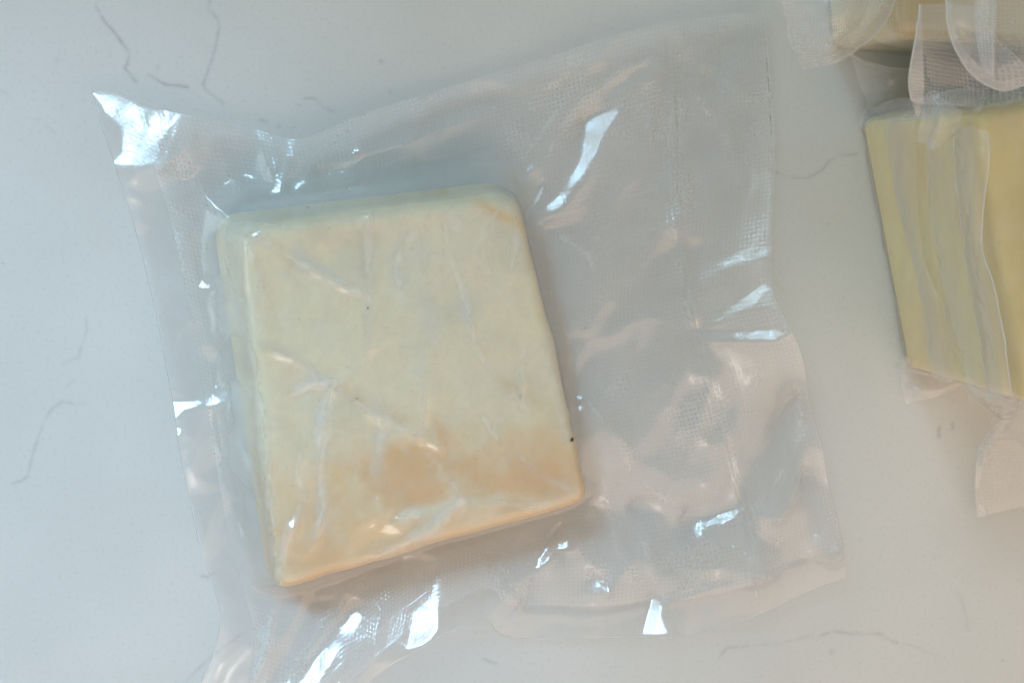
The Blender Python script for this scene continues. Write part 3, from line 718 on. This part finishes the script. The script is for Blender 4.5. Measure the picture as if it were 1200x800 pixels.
def make_bag():
    x, y = SH[..., 0], SH[..., 1]
    z = sample(Z1, x, y)
    spx, spy = proj(np.stack([x, y, z], -1))
    # a faint welded line across the open end: two close ridges
    seam = [(779, 40), (783, 120), (787, 220), (795, 310), (806, 370), (822, 430), (842, 500), (862, 570), (876, 630), (886, 700)]
    d, _ = seg_dist(spx, spy, seam)
    dsg = d
    z = z + 0.2 * MM * np.exp(-(dsg / 2.2) ** 2) + 0.15 * MM * np.exp(-((dsg - 7) / 2.0) ** 2)
    root = empty('vacuum_bag', (ctr[0], ctr[1], 0))
    tag(root, 'large flat clear textured plastic bag wrapped tight round the pale ivory block in the middle', 'plastic bag', 'vacuum bags holding cheese')
    # distances to the edges in mm along the sheet, used as UV
    du = np.linalg.norm(np.diff(SH[..., :2], axis=1), axis=-1) / MM; dv = np.linalg.norm(np.diff(SH[..., :2], axis=0), axis=-1) / MM
    U = np.concatenate([np.zeros((NV, 1)), np.cumsum(np.full_like(du, du.mean()), axis=1)], 1)
    V = np.concatenate([np.zeros((1, NU)), np.cumsum(np.full_like(dv, dv.mean()), axis=0)], 0)
    s = sdist_top(x, y)
    iu = int(NU * 0.062); iv = int(NV * 0.062)
    em = np.ones((NV, NU))
    ang = np.arctan2(y - ctr[1], x - ctr[0])
    lft = np.exp(-((np.abs(ang) - math.pi) / 0.7) ** 2)
    gap = (0.05 + 0.17 * lft) * np.exp(-((s - 6 * MM) / (5 * MM)) ** 2) * (0.7 + 0.8 * fbm(spx / 40, spy / 60, 401, 3))
    cd_ = np.zeros_like(gap)
    for pts, wd_, k in CREASES:
        d, t_ = seg_dist(spx + 3 * fbm(spx / 18, spy / 18, 411, 2), spy + 3 * fbm(spx / 18, spy / 18, 417, 2), pts)
        e = np.minimum(t_, len(pts) - 1 - t_)
        cd_ = np.maximum(cd_, k * np.exp(-(d / (wd_ * 1.7)) ** 1.5) * (0.25 + 0.75 * sstep(0, 0.6, e)))
    fd_ = np.zeros_like(gap)
    for pts, wd_, h_ in FOLDS:
        d, t_ = seg_dist(spx + 4 * fbm(spx / 34, spy / 34, 161, 2), spy + 4 * fbm(spx / 34, spy / 34, 167, 2), pts)
        e = np.minimum(t_, len(pts) - 1 - t_)
        fd_ = np.maximum(fd_, h_ * np.exp(-(d / 3.0) ** 1.2) * sstep(0, 0.6, e))
    gap = gap + 0.16 * fd_ * sstep(0, 2 * MM, s) * np.clip(0.6 + 1.2 * fbm(spx / 20, spy / 20, 441, 3), 0.1, 1.3)
    air = np.clip(fbm(spx / 55, spy / 70, 421, 4) * 2.2, 0, 1) * sstep(0, -4 * MM, s) * 0.10
    gap = np.clip(gap + (cd_ * 0.22 * (0.75 + 0.6 * fbm(spx / 12, spy / 12, 431, 2)) + air) * sstep(3 * MM, -1 * MM, s), 0, 0.5)
    em *= 1 - 0.75 * sstep(2 * MM, -4 * MM, s)
    em *= 1 - 0.8 * sample(np.clip(blur(PMASK, 3) * 1.3, 0, 1), x, y)
    em *= 1 - 0.95 * sstep(16 * MM, 8 * MM, s)
    def piece(name, zz, r0, r1, c0, c1, mat, emb):
        sl = (slice(r0, r1), slice(c0, c1))
        vv = np.stack([x[sl], y[sl], zz[sl]], -1).reshape(-1, 3)
        uv = np.stack([U[sl], V[sl]], -1).reshape(-1, 2)
        return mesh_obj(name, vv, grid_faces(r1 - r0, c1 - c0), mat, root, uv, {'emboss': emb[sl].ravel(), 'gap': gap[sl].ravel() if name == 'upper_film' else gap[sl].ravel() * 0})
    piece('upper_film', z, iv, NV, iu, NU, M_FILM, em)
    piece('side_seal', z, 0, NV, 0, iu + 1, M_SEAL, em * 0 + 0.4)
    piece('end_seal', z, 0, iv + 1, iu, NU, M_SEAL, em * 0 + 0.4)
    # lower sheet: flat under the block, following the upper one where the wings lift
    zl = np.maximum(0.35 * MM, blur(z, 3) * 0.8 - 1.6 * MM)
    zl = np.where(s < 14 * MM, 0.35 * MM + (zl - 0.35 * MM) * sstep(6 * MM, 14 * MM, s), zl)
    e = np.minimum(np.minimum(np.arange(NU)[None] - iu, NU - 1 - np.arange(NU)[None]) * 0.6, np.minimum(np.arange(NV)[:, None] - iv, NV - 1 - np.arange(NV)[:, None]) * 0.6)
    k = sstep(0, 12, e)
    zl = np.minimum(zl * k + (z - 0.12 * MM) * (1 - k), z - 0.12 * MM)
    zl = np.maximum(zl, 0.2 * MM)
    piece('lower_film', zl, iv, NV, iu, NU, M_FILM2, em * 0)
    # welded line and cut edges as thin raised strips
    def strip(name, pts, half, mat, lift):
        q = spline(np.c_[np.array(pts, float), np.zeros(len(pts))], 220)[:, :2]
        # pixel -> film point: march on the solved height
        zz = np.full(len(q), 3 * MM)
        for _ in range(6):
            w = P(q[:, 0], q[:, 1], zz); zz = sample(Z1, w[:, 0], w[:, 1])
        w = P(q[:, 0], q[:, 1], zz); w[:, 2] = zz + lift
        t = np.gradient(w[:, :2], axis=0); t /= np.linalg.norm(t, axis=1)[:, None] + 1e-12
        nn = np.c_[-t[:, 1], t[:, 0], np.zeros(len(t))]
        rows = []
        for f, dz in ((-1, 0), (-0.5, 0.08), (0.5, 0.08), (1, 0)):
            a = w + nn * half * f; a[:, 2] = sample(Z1, a[:, 0], a[:, 1]) + lift + dz * MM
            rows.append(a)
        g = np.stack(rows, 1)
        uv = np.stack([np.tile(np.arange(4) * 0.3, (len(q), 1)), np.tile(np.arange(len(q))[:, None] * 0.5, (1, 4))], -1)
        return mesh_obj(name, g.reshape(-1, 3), grid_faces(len(q), 4), mat, root, uv.reshape(-1, 2), {'emboss': np.zeros(len(q) * 4)})
    strip('weld_line', seam, 0.5 * MM, M_SEAL, 0.45 * MM)
    strip('weld_line', [(a + 8, b) for a, b in seam[1:-1]], 0.35 * MM, M_SEAL, 0.45 * MM)
    strip('ink_line', [(893, 20), (895, 40), (898, 75), (901, 110), (902, 135), (903, 150), (904, 180)], 0.13 * MM, M_INK, 0.5 * MM)
    def rim(pts_uv, name):
        pts = np.array(pts_uv); rr = 0.16 * MM; ring = []
        t = np.gradient(pts, axis=0); t /= np.linalg.norm(t, axis=1)[:, None] + 1e-12
        up = np.array([0, 0, 1.0]); sd = np.cross(t, up); sd /= np.linalg.norm(sd, axis=1)[:, None] + 1e-12; u2 = np.cross(sd, t)
        for a in range(6):
            an = a / 6 * 2 * math.pi; ring.append(pts + rr * (math.cos(an) * sd + math.sin(an) * u2))
        g = np.stack(ring, 1)
        return mesh_obj(name, g.reshape(-1, 3), grid_faces(len(pts), 6, True), M_RIM, root, np.zeros((len(pts) * 6, 2)), {'emboss': np.zeros(len(pts) * 6)})
    full = np.stack([x, y, z], -1)
    rim(full[0], 'cut_edge'); rim(full[:, -1], 'cut_edge'); rim(full[:, 0], 'cut_edge')
    return root
make_bag()

# ------------------------------------------------------------------ sheets of film given by photo point and height
def sheet(name, rows, mat, parent, nu=60, nv=60, emboss=1.0, noise=0.5, seed=1, world=False):
    g = np.array(rows, float)
    if not world:
        g = P(g[..., 0], g[..., 1], g[..., 2] * MM)
    g = np.stack([spline3(r, nu) for r in g]); g = np.stack([spline3(g[:, j], nv) for j in range(nu)], 1)
    # crinkle along the normal
    tu = np.gradient(g, axis=1); tv = np.gradient(g, axis=0); nn = np.cross(tu, tv); nn /= np.linalg.norm(nn, axis=-1, keepdims=True) + 1e-12
    L = np.linalg.norm(tu, axis=-1).mean() * nu / MM; Hh = np.linalg.norm(tv, axis=-1).mean() * nv / MM
    uu, vv = np.meshgrid(np.linspace(0, L, nu), np.linspace(0, Hh, nv))
    cr = 1 - 2 * np.abs(fbm(uu / 18, vv / 14, seed, 3))
    g = g + nn * (np.clip(cr, 0, 1) ** 2 * noise * MM)[..., None]
    g[..., 2] = np.maximum(g[..., 2], 0.5 * MM)
    return mesh_obj(name, g.reshape(-1, 3), grid_faces(nv, nu), mat, parent, np.stack([uu, vv], -1).reshape(-1, 2), {'emboss': np.full(nu * nv, emboss)}), g
def spline3(pts, num):
    p = np.asarray(pts, float)
    if len(p) == 2:
        t = np.linspace(0, 1, num)[:, None]; return p[0] * (1 - t) + p[1] * t
    p = np.vstack([2 * p[0] - p[1], p, 2 * p[-1] - p[-2]]); k = len(p) - 3
    t = np.linspace(0, k - 1e-6, num); i = t.astype(int); f = (t - i)[:, None]
    a, b, c, d = p[i], p[i + 1], p[i + 2], p[i + 3]
    return 0.5 * (2 * b + (c - a) * f + (2 * a - 5 * b + 4 * c - d) * f ** 2 + (3 * b - a - 3 * c + d) * f ** 3)
def tube(name, pts, rad, mat, parent):
    pts = np.asarray(pts); t = np.gradient(pts, axis=0); t /= np.linalg.norm(t, axis=1)[:, None] + 1e-12
    ref = np.array([0.3, 0.2, 1.0]); sd = np.cross(t, ref); sd /= np.linalg.norm(sd, axis=1)[:, None] + 1e-12; u2 = np.cross(sd, t)
    ring = [pts + rad * (math.cos(a / 6 * 2 * math.pi) * sd + math.sin(a / 6 * 2 * math.pi) * u2) for a in range(6)]
    g = np.stack(ring, 1)
    return mesh_obj(name, g.reshape(-1, 3), grid_faces(len(pts), 6, True), mat, parent, np.zeros((len(pts) * 6, 2)), {'emboss': np.zeros(len(pts) * 6)})

def box_block(name, base4, h, rnd, mat, parent, colf, off=0.0, noise=0.0, seg=46):
    """a block with rounded edges from four ground corners (world XY), sides vertical"""
    b = [np.array(q, float) for q in base4]
    def pt(s, t): return (b[0] * (1 - s) + b[1] * s) * (1 - t) + (b[3] * (1 - s) + b[2] * s) * t
    bm = bmesh.new(); bmesh.ops.create_cube(bm, size=1.0)
    bmesh.ops.subdivide_edges(bm, edges=bm.edges, cuts=seg, use_grid_fill=True)
    lx = np.linalg.norm(b[1] - b[0]); ly = np.linalg.norm(b[3] - b[0])
    co = np.array([v.co[:] for v in bm.verts])
    dims = np.array([lx, ly, h])
    c = co * dims; inner = np.clip(c, -(dims / 2 - rnd), dims / 2 - rnd)
    d = c - inner; ln = np.linalg.norm(d, axis=1, keepdims=True); c = np.where(ln > 1e-9, inner + d / np.maximum(ln, 1e-9) * rnd, c)
    nd = c - np.clip(c, -(dims / 2 - rnd * 1.0), dims / 2 - rnd * 1.0); ln = np.linalg.norm(nd, axis=1, keepdims=True); nd = nd / np.maximum(ln, 1e-9)
    amp = off + noise * np.abs(fbm(c[:, 0] / 0.02 + c[:, 2] / 0.03, c[:, 1] / 0.02 + c[:, 2] / 0.017, 201, 3))
    c = c + nd * np.asarray(amp)[:, None] if np.ndim(amp) else c + nd * amp
    s = c[:, 0] / lx + 0.5; t = c[:, 1] / ly + 0.5
    xy = np.stack([pt(a, q) for a, q in zip(s, t)])
    w = np.c_[xy, c[:, 2] + h / 2 + 0.8 * MM]
    w[:, 2] = np.maximum(w[:, 2], 0.5 * MM)
    for v_, p in zip(bm.verts, w): v_.co = p
    me = bpy.data.meshes.new(name); bm.to_mesh(me); bm.free()
    me.polygons.foreach_set('use_smooth', np.ones(len(me.polygons), bool))
    if colf is not None:
        a = me.attributes.new('pigment', 'FLOAT_COLOR', 'POINT')
        a.data.foreach_set('color', np.c_[colf(w, c), np.ones(len(w))].astype(np.float32).ravel())
    else:
        a = me.attributes.new('emboss', 'FLOAT', 'POINT'); a.data.foreach_set('value', np.full(len(w), 0.8, np.float32))
        l = me.uv_layers.new(name='UVMap'); idx = np.empty(len(me.loops), np.int32); me.loops.foreach_get('vertex_index', idx)
        l.data.foreach_set('uv', (np.c_[xy[:, 0] + w[:, 2] * 0.7, xy[:, 1] + w[:, 2] * 0.7] / MM).astype(np.float32)[idx].ravel())
    me.materials.append(mat); me.update()
    o = bpy.data.objects.new(name, me); C.objects.link(o)
    if parent: o.parent = parent; o.matrix_parent_inverse = Matrix.Translation(-parent.location)
    return o

# ------------------------------------------------------------------ the tall yellow block at the right
HR = 88 * MM
q0 = P(1006, 140)[:2]; q1 = P(1061, 432)[:2]
ax = (q1 - q0) / np.linalg.norm(q1 - q0); perp = np.array([-ax[1], ax[0]])
if perp[0] < 0: perp = -perp
WR = 0.11
base_r = [q0, q0 + perp * WR, q1 + perp * WR, q1]
rootR = empty('cheese_block', (*(q0 * 0.5 + q1 * 0.5 + perp * WR / 2), 0.0008))
tag(rootR, 'tall yellow cheese block standing at the right border with its long side face showing', 'cheese', 'blocks of cheese in vacuum bags')
def col_r(w, c):
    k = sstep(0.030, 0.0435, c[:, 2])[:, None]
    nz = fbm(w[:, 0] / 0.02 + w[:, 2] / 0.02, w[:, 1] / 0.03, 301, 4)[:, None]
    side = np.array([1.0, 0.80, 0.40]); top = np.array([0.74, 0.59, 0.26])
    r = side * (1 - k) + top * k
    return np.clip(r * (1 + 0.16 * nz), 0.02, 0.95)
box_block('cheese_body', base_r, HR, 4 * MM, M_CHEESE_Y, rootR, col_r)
bagR = empty('vacuum_bag', rootR.location)
tag(bagR, 'hazy clear bag with long upright folds wrapped round the tall yellow block at right', 'plastic bag', 'vacuum bags holding cheese')
box_block('film_wrap', base_r, HR, 4 * MM, M_FILM2, bagR, None, 0.5 * MM, 1.6 * MM)
nL = np.array([-perp[0], -perp[1], 0.0]); pL = np.array([*q0, 0.0])
def face_sheet(name, rows, mat, emboss=0.6, noise=0.4, seed=1, nu=24, nv=90):
    g = np.array([[on_plane(np.array(a), np.array(b), pL, nL, o * MM) for a, b, o in r] for r in rows])
    g[..., 2] = np.maximum(g[..., 2], 0.8 * MM)
    return sheet(name, g, mat, bagR, nu, nv, emboss, noise, seed, world=True)[1]
# long folds lying on the side face: left edge, middle, right edge in photo points, stand-off in mm
face_sheet('fold', [[(1038, 138, 1.5), (1055, 138, 3.5), (1072, 140, 2)], [(1042, 190, 1.5), (1058, 190, 4), (1073, 190, 2)], [(1056, 260, 1.5), (1066, 260, 4), (1077, 260, 2.5)],
                    [(1070, 310, 1.5), (1078, 310, 3.5), (1087, 315, 2.5)], [(1080, 365, 1.5), (1095, 362, 4), (1108, 366, 2)], [(1088, 420, 1.5), (1102, 420, 4), (1118, 420, 2)], [(1098, 448, 2), (1112, 446, 3), (1128, 442, 2)]], M_VEIL, 0.3, 0.4, 5)
face_sheet('fold', [[(1086, 165, 2), (1098, 165, 3), (1115, 165, 2)], [(1087, 240, 2), (1100, 240, 3), (1120, 240, 2)], [(1098, 310, 2), (1112, 310, 4), (1130, 310, 3)],
                    [(1110, 380, 2), (1125, 380, 4), (1143, 380, 3)], [(1124, 425, 2), (1140, 425, 4), (1152, 425, 3)], [(1136, 470, 2), (1146, 470, 3), (1158, 466, 2)]], M_FILM2, 0.2, 0.5, 9)
gE = face_sheet('fold', [[(1116, 150, 2), (1138, 148, 5), (1157, 155, 3)], [(1117, 190, 2), (1138, 190, 6), (1158, 190, 4)], [(1124, 245, 2), (1138, 245, 6), (1152, 245, 4)],
                    [(1129, 290, 2), (1140, 290, 6), (1151, 292, 4)], [(1137, 335, 2), (1150, 335, 6), (1164, 335, 4)], [(1146, 390, 2), (1160, 390, 6), (1176, 395, 4)], [(1158, 470, 2), (1172, 465, 5), (1184, 462, 3)]], M_VEIL, 0.5, 0.5, 13)
tube('fold_edge', gE[:, -1], 0.2 * MM, M_RIM, bagR); tube('fold_edge', gE[:, 0], 0.2 * MM, M_RIM, bagR)
# skirt under the near end, small crumpled flap on the worktop
sheet('corner_flap', [[(1058, 418, 9), (1075, 424, 9), (1100, 430, 10), (1125, 424, 14)], [(1058, 436, 5), (1078, 437, 3), (1102, 440, 4), (1124, 440, 8)], [(1056, 452, 2), (1075, 458, 5), (1100, 456, 6), (1126, 450, 6)], [(1062, 474, 1), (1080, 470, 3), (1100, 464, 4), (1124, 456, 4)]], M_FOLD, bagR, 50, 40, 0.3, 1.2, 21)
sheet('end_film', [[(1126, 430, 25), (1150, 440, 40), (1176, 450, 60), (1200, 462, 80)], [(1130, 455, 14), (1150, 468, 26), (1170, 472, 42), (1198, 474, 60)], [(1148, 470, 10), (1158, 480, 16), (1172, 488, 26), (1188, 484, 36)], [(1163, 484, 10), (1168, 490, 12), (1176, 494, 16), (1186, 492, 22)]], M_HAZY, bagR, 40, 40, 0.4, 1.0, 23)
gT = sheet('tail', [[(1166, 480, 14), (1174, 486, 17), (1184, 488, 20), (1200, 478, 34), (1226, 470, 50)], [(1158, 500, 12), (1166, 505, 15), (1178, 508, 16), (1202, 500, 22), (1230, 496, 34)],
                [(1147, 522, 9), (1156, 522, 14), (1170, 522, 12), (1200, 522, 14), (1232, 522, 20)], [(1144, 545, 7), (1152, 545, 9), (1166, 548, 9), (1200, 548, 10), (1234, 546, 12)],
                [(1143, 575, 5), (1152, 575, 6), (1168, 575, 6), (1200, 574, 7), (1236, 570, 9)], [(1146, 606, 3), (1156, 604, 4), (1170, 600, 4), (1200, 594, 5), (1238, 586, 6)]], M_FILM, bagR, 70, 80, 1.0, 0.6, 27)[1]
tube('fold_edge', gT[:, 0], 0.2 * MM, M_RIM, bagR)
sheet('fold', [[(1190, 462, 66), (1196, 466, 68)], [(1182, 486, 27), (1190, 488, 29)], [(1166, 498, 16), (1176, 502, 18)], [(1152, 516, 13), (1162, 522, 15)], [(1145, 532, 10), (1152, 540, 11)], [(1143, 570, 7), (1147, 572, 7)]], M_FOLD, bagR, 12, 60, 0.2, 0.3, 29)
# film gathered at the far end, with an upright flap
sheet('gathered_film', [[(1004, 150, 3), (1020, 148, 8), (1040, 144, 22), (1075, 140, 48), (1110, 136, 70), (1150, 132, 90)], [(1010, 136, 3), (1024, 136, 9), (1046, 130, 24), (1078, 128, 46), (1112, 122, 66), (1156, 118, 86)], [(1018, 126, 3), (1030, 126, 8), (1052, 116, 20), (1080, 114, 40), (1112, 108, 56), (1158, 104, 70)]], M_HAZY, bagR, 90, 30, 0.3, 1.0, 31)
gU = sheet('upright_flap', [[(1078, 5, 92), (1080, 6, 90), (1100, 5, 88), (1125, 6, 87), (1150, 10, 86)], [(1076, 30, 92), (1082, 32, 90), (1104, 34, 88), (1132, 36, 87), (1165, 40, 86)], [(1070, 60, 90), (1083, 62, 88), (1108, 66, 87), (1145, 72, 86), (1200, 76, 86)], [(1065, 95, 86), (1083, 96, 85), (1112, 100, 84), (1150, 106, 84), (1205, 108, 85)], [(1068, 118, 84), (1080, 122, 84), (1114, 124, 84), (1150, 126, 85), (1206, 126, 89)]], M_NET, bagR, 90, 90, 1.0, 0.4, 33)[1]
sheet('fold', [[(1077, 5, 93), (1080, 6, 93)], [(1074, 32, 93), (1081, 33, 93)], [(1070, 60, 92), (1082, 62, 92)], [(1066, 92, 89), (1083, 94, 89)], [(1067, 110, 86), (1082, 116, 86)], [(1073, 135, 82), (1077, 138, 82)]], M_FOLD, bagR, 14, 60, 0.9, 0.3, 35)
tube('fold_edge', gU[:, 0], 0.24 * MM, M_RIM, bagR)
sheet('crumpled_flap', [[(1078, 118, 84), (1092, 106, 88), (1108, 112, 90), (1128, 132, 88)], [(1076, 140, 80), (1090, 136, 86), (1104, 134, 93), (1126, 140, 88)], [(1074, 160, 74), (1088, 156, 80), (1102, 154, 88), (1128, 148, 84)], [(1074, 166, 70), (1084, 168, 74), (1096, 176, 78), (1130, 158, 80)]], M_FOLD, bagR, 50, 50, 0.1, 1.6, 37)

# ------------------------------------------------------------------ the dark yellow block behind, top right
HT = 58 * MM
tc = [P(1052, 42, HT)[:2], P(1040, -150, HT)[:2], P(1290, -160, HT)[:2], P(1300, 58, HT)[:2]]
rootT = empty('cheese_block', (*(sum(tc) / 4), 0.0008))
tag(rootT, 'dark ochre cheese block cut off by the top border behind the plastic flaps', 'cheese', 'blocks of cheese in vacuum bags')
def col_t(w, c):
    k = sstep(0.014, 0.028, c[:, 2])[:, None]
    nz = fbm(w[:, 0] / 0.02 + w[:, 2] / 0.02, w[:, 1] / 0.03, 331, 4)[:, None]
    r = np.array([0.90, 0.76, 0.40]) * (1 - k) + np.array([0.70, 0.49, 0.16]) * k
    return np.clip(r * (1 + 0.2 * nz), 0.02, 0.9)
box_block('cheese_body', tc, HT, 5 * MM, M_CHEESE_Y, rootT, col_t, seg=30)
bagT = empty('vacuum_bag', rootT.location)
tag(bagT, 'clear bag with a rounded hanging corner above the bare worktop, round the dark ochre block', 'plastic bag', 'vacuum bags holding cheese')
box_block('film_wrap', tc, HT, 5 * MM, M_FILM, bagT, None, 0.5 * MM, 1.4 * MM, seg=30)
sheet('skirt', [[(994, 62, 18), (1012, 74, 22), (1040, 80, 26), (1072, 82, 30)], [(1000, 78, 10), (1015, 84, 14), (1040, 90, 19), (1074, 92, 22)], [(1010, 108, 5), (1020, 110, 8), (1044, 112, 14), (1076, 114, 16)], [(1018, 128, 2), (1028, 130, 5), (1050, 128, 9), (1078, 128, 12)]], M_HAZY, bagT, 50, 50, 0.2, 0.9, 41)
gF = sheet('hanging_corner', [[(912, -60, 66), (950, -60, 68), (1000, -60, 70), (1040, -55, 66), (1066, -50, 62)], [(916, 0, 64), (950, 0, 68), (990, 0, 72), (1026, 0, 68), (1050, 0, 62)], [(921, 30, 58), (950, 30, 66), (985, 32, 70), (1012, 30, 66), (1036, 28, 60)],
            [(928, 56, 52), (950, 56, 60), (975, 54, 66), (1000, 50, 62), (1018, 48, 58)], [(941, 82, 46), (956, 80, 50), (972, 76, 54), (986, 71, 55), (998, 66, 55)]], M_HAZY, bagT, 90, 100, 0.8, 0.8, 43)[1]
sheet('edge_band', [[(1058, -55, 63), (1066, -50, 62.5)], [(1036, 0, 65.5), (1049, 0, 62.8)], [(1020, 30, 65), (1035, 28, 61)], [(1002, 50, 63), (1017, 48, 59)], [(985, 66, 57), (997, 66, 56)], [(966, 74, 54), (972, 77, 54)], [(945, 80, 49), (943, 82, 47)]], M_SEAL, bagT, 14, 90, 0.1, 0.2, 45)
for e_ in (gF[:, 0], gF[:, -1], gF[-1]): tube('cut_edge', e_, 0.2 * MM, M_RIM, bagT)

# ------------------------------------------------------------------ a further bag hanging in from the top right corner
gB = P(np.array([1150., 1230.]), np.array([-40., 40.]), 95 * MM)
bagC = empty('vacuum_bag', (*P(1180, -60, 96 * MM)[:2], 96 * MM))
tag(bagC, 'clear bag end with rounded rim and dotted stripe dipping in at top right corner', 'plastic bag', 'vacuum bags holding cheese')
gC = sheet('hanging_end', [[(1098, -70, 100), (1125, -70, 103), (1150, -70, 105), (1168, -70, 107), (1185, -70, 102), (1215, -70, 104), (1260, -70, 104)],
             [(1108, -5, 100), (1125, -5, 102), (1143, -5, 103), (1167, -5, 107), (1172, -5, 102), (1205, -5, 103), (1255, -5, 103)],
             [(1110, 28, 99), (1126, 28, 101), (1144, 30, 102), (1166, 30, 106), (1171, 30, 101), (1206, 30, 102), (1252, 28, 102)],
             [(1118, 55, 97), (1130, 55, 99), (1146, 58, 101), (1165, 60, 104), (1170, 60, 100), (1200, 56, 101), (1248, 50, 101)],
             [(1134, 82, 95), (1142, 83, 97), (1152, 86, 98), (1165, 90, 100), (1172, 88, 99), (1196, 84, 99), (1240, 72, 99)],
             [(1150, 97, 94), (1156, 100, 95), (1163, 103, 96), (1172, 106, 96), (1182, 106, 96), (1200, 100, 96), (1235, 86, 97)]], M_HAZY, bagC, 110, 100, 0.9, 0.3, 51)[1]
sheet('textured_stripe', [[(1142, -70, 106), (1155, -70, 107), (1168, -70, 108)], [(1142, -5, 104.5), (1155, -5, 106), (1168, -5, 108)], [(1143, 28, 103.5), (1155, 29, 105), (1167, 30, 107)], [(1146, 58, 102.5), (1156, 59, 104), (1166, 60, 105.5)], [(1152, 84, 100), (1158, 88, 101), (1165, 92, 102)]], M_NET, bagC, 24, 80, 1.2, 0.1, 53)
sheet('rim_band', [[(1098, -70, 101), (1106, -70, 102)], [(1108, -5, 101), (1115, -5, 102)], [(1110, 28, 100), (1118, 28, 101.5)], [(1118, 55, 98.5), (1127, 53, 100.5)], [(1134, 82, 96.5), (1146, 76, 99)], [(1150, 97, 95.5), (1160, 91, 99)], [(1172, 106, 97.5), (1174, 95, 100)], [(1200, 101, 97.5), (1198, 90, 100)], [(1235, 87, 98), (1232, 74, 100)]], M_FOLD, bagC, 12, 100, 0.1, 0.2, 55)
for e_ in (gC[:, 0], gC[-1]): tube('cut_edge', e_, 0.24 * MM, M_RIM, bagC)
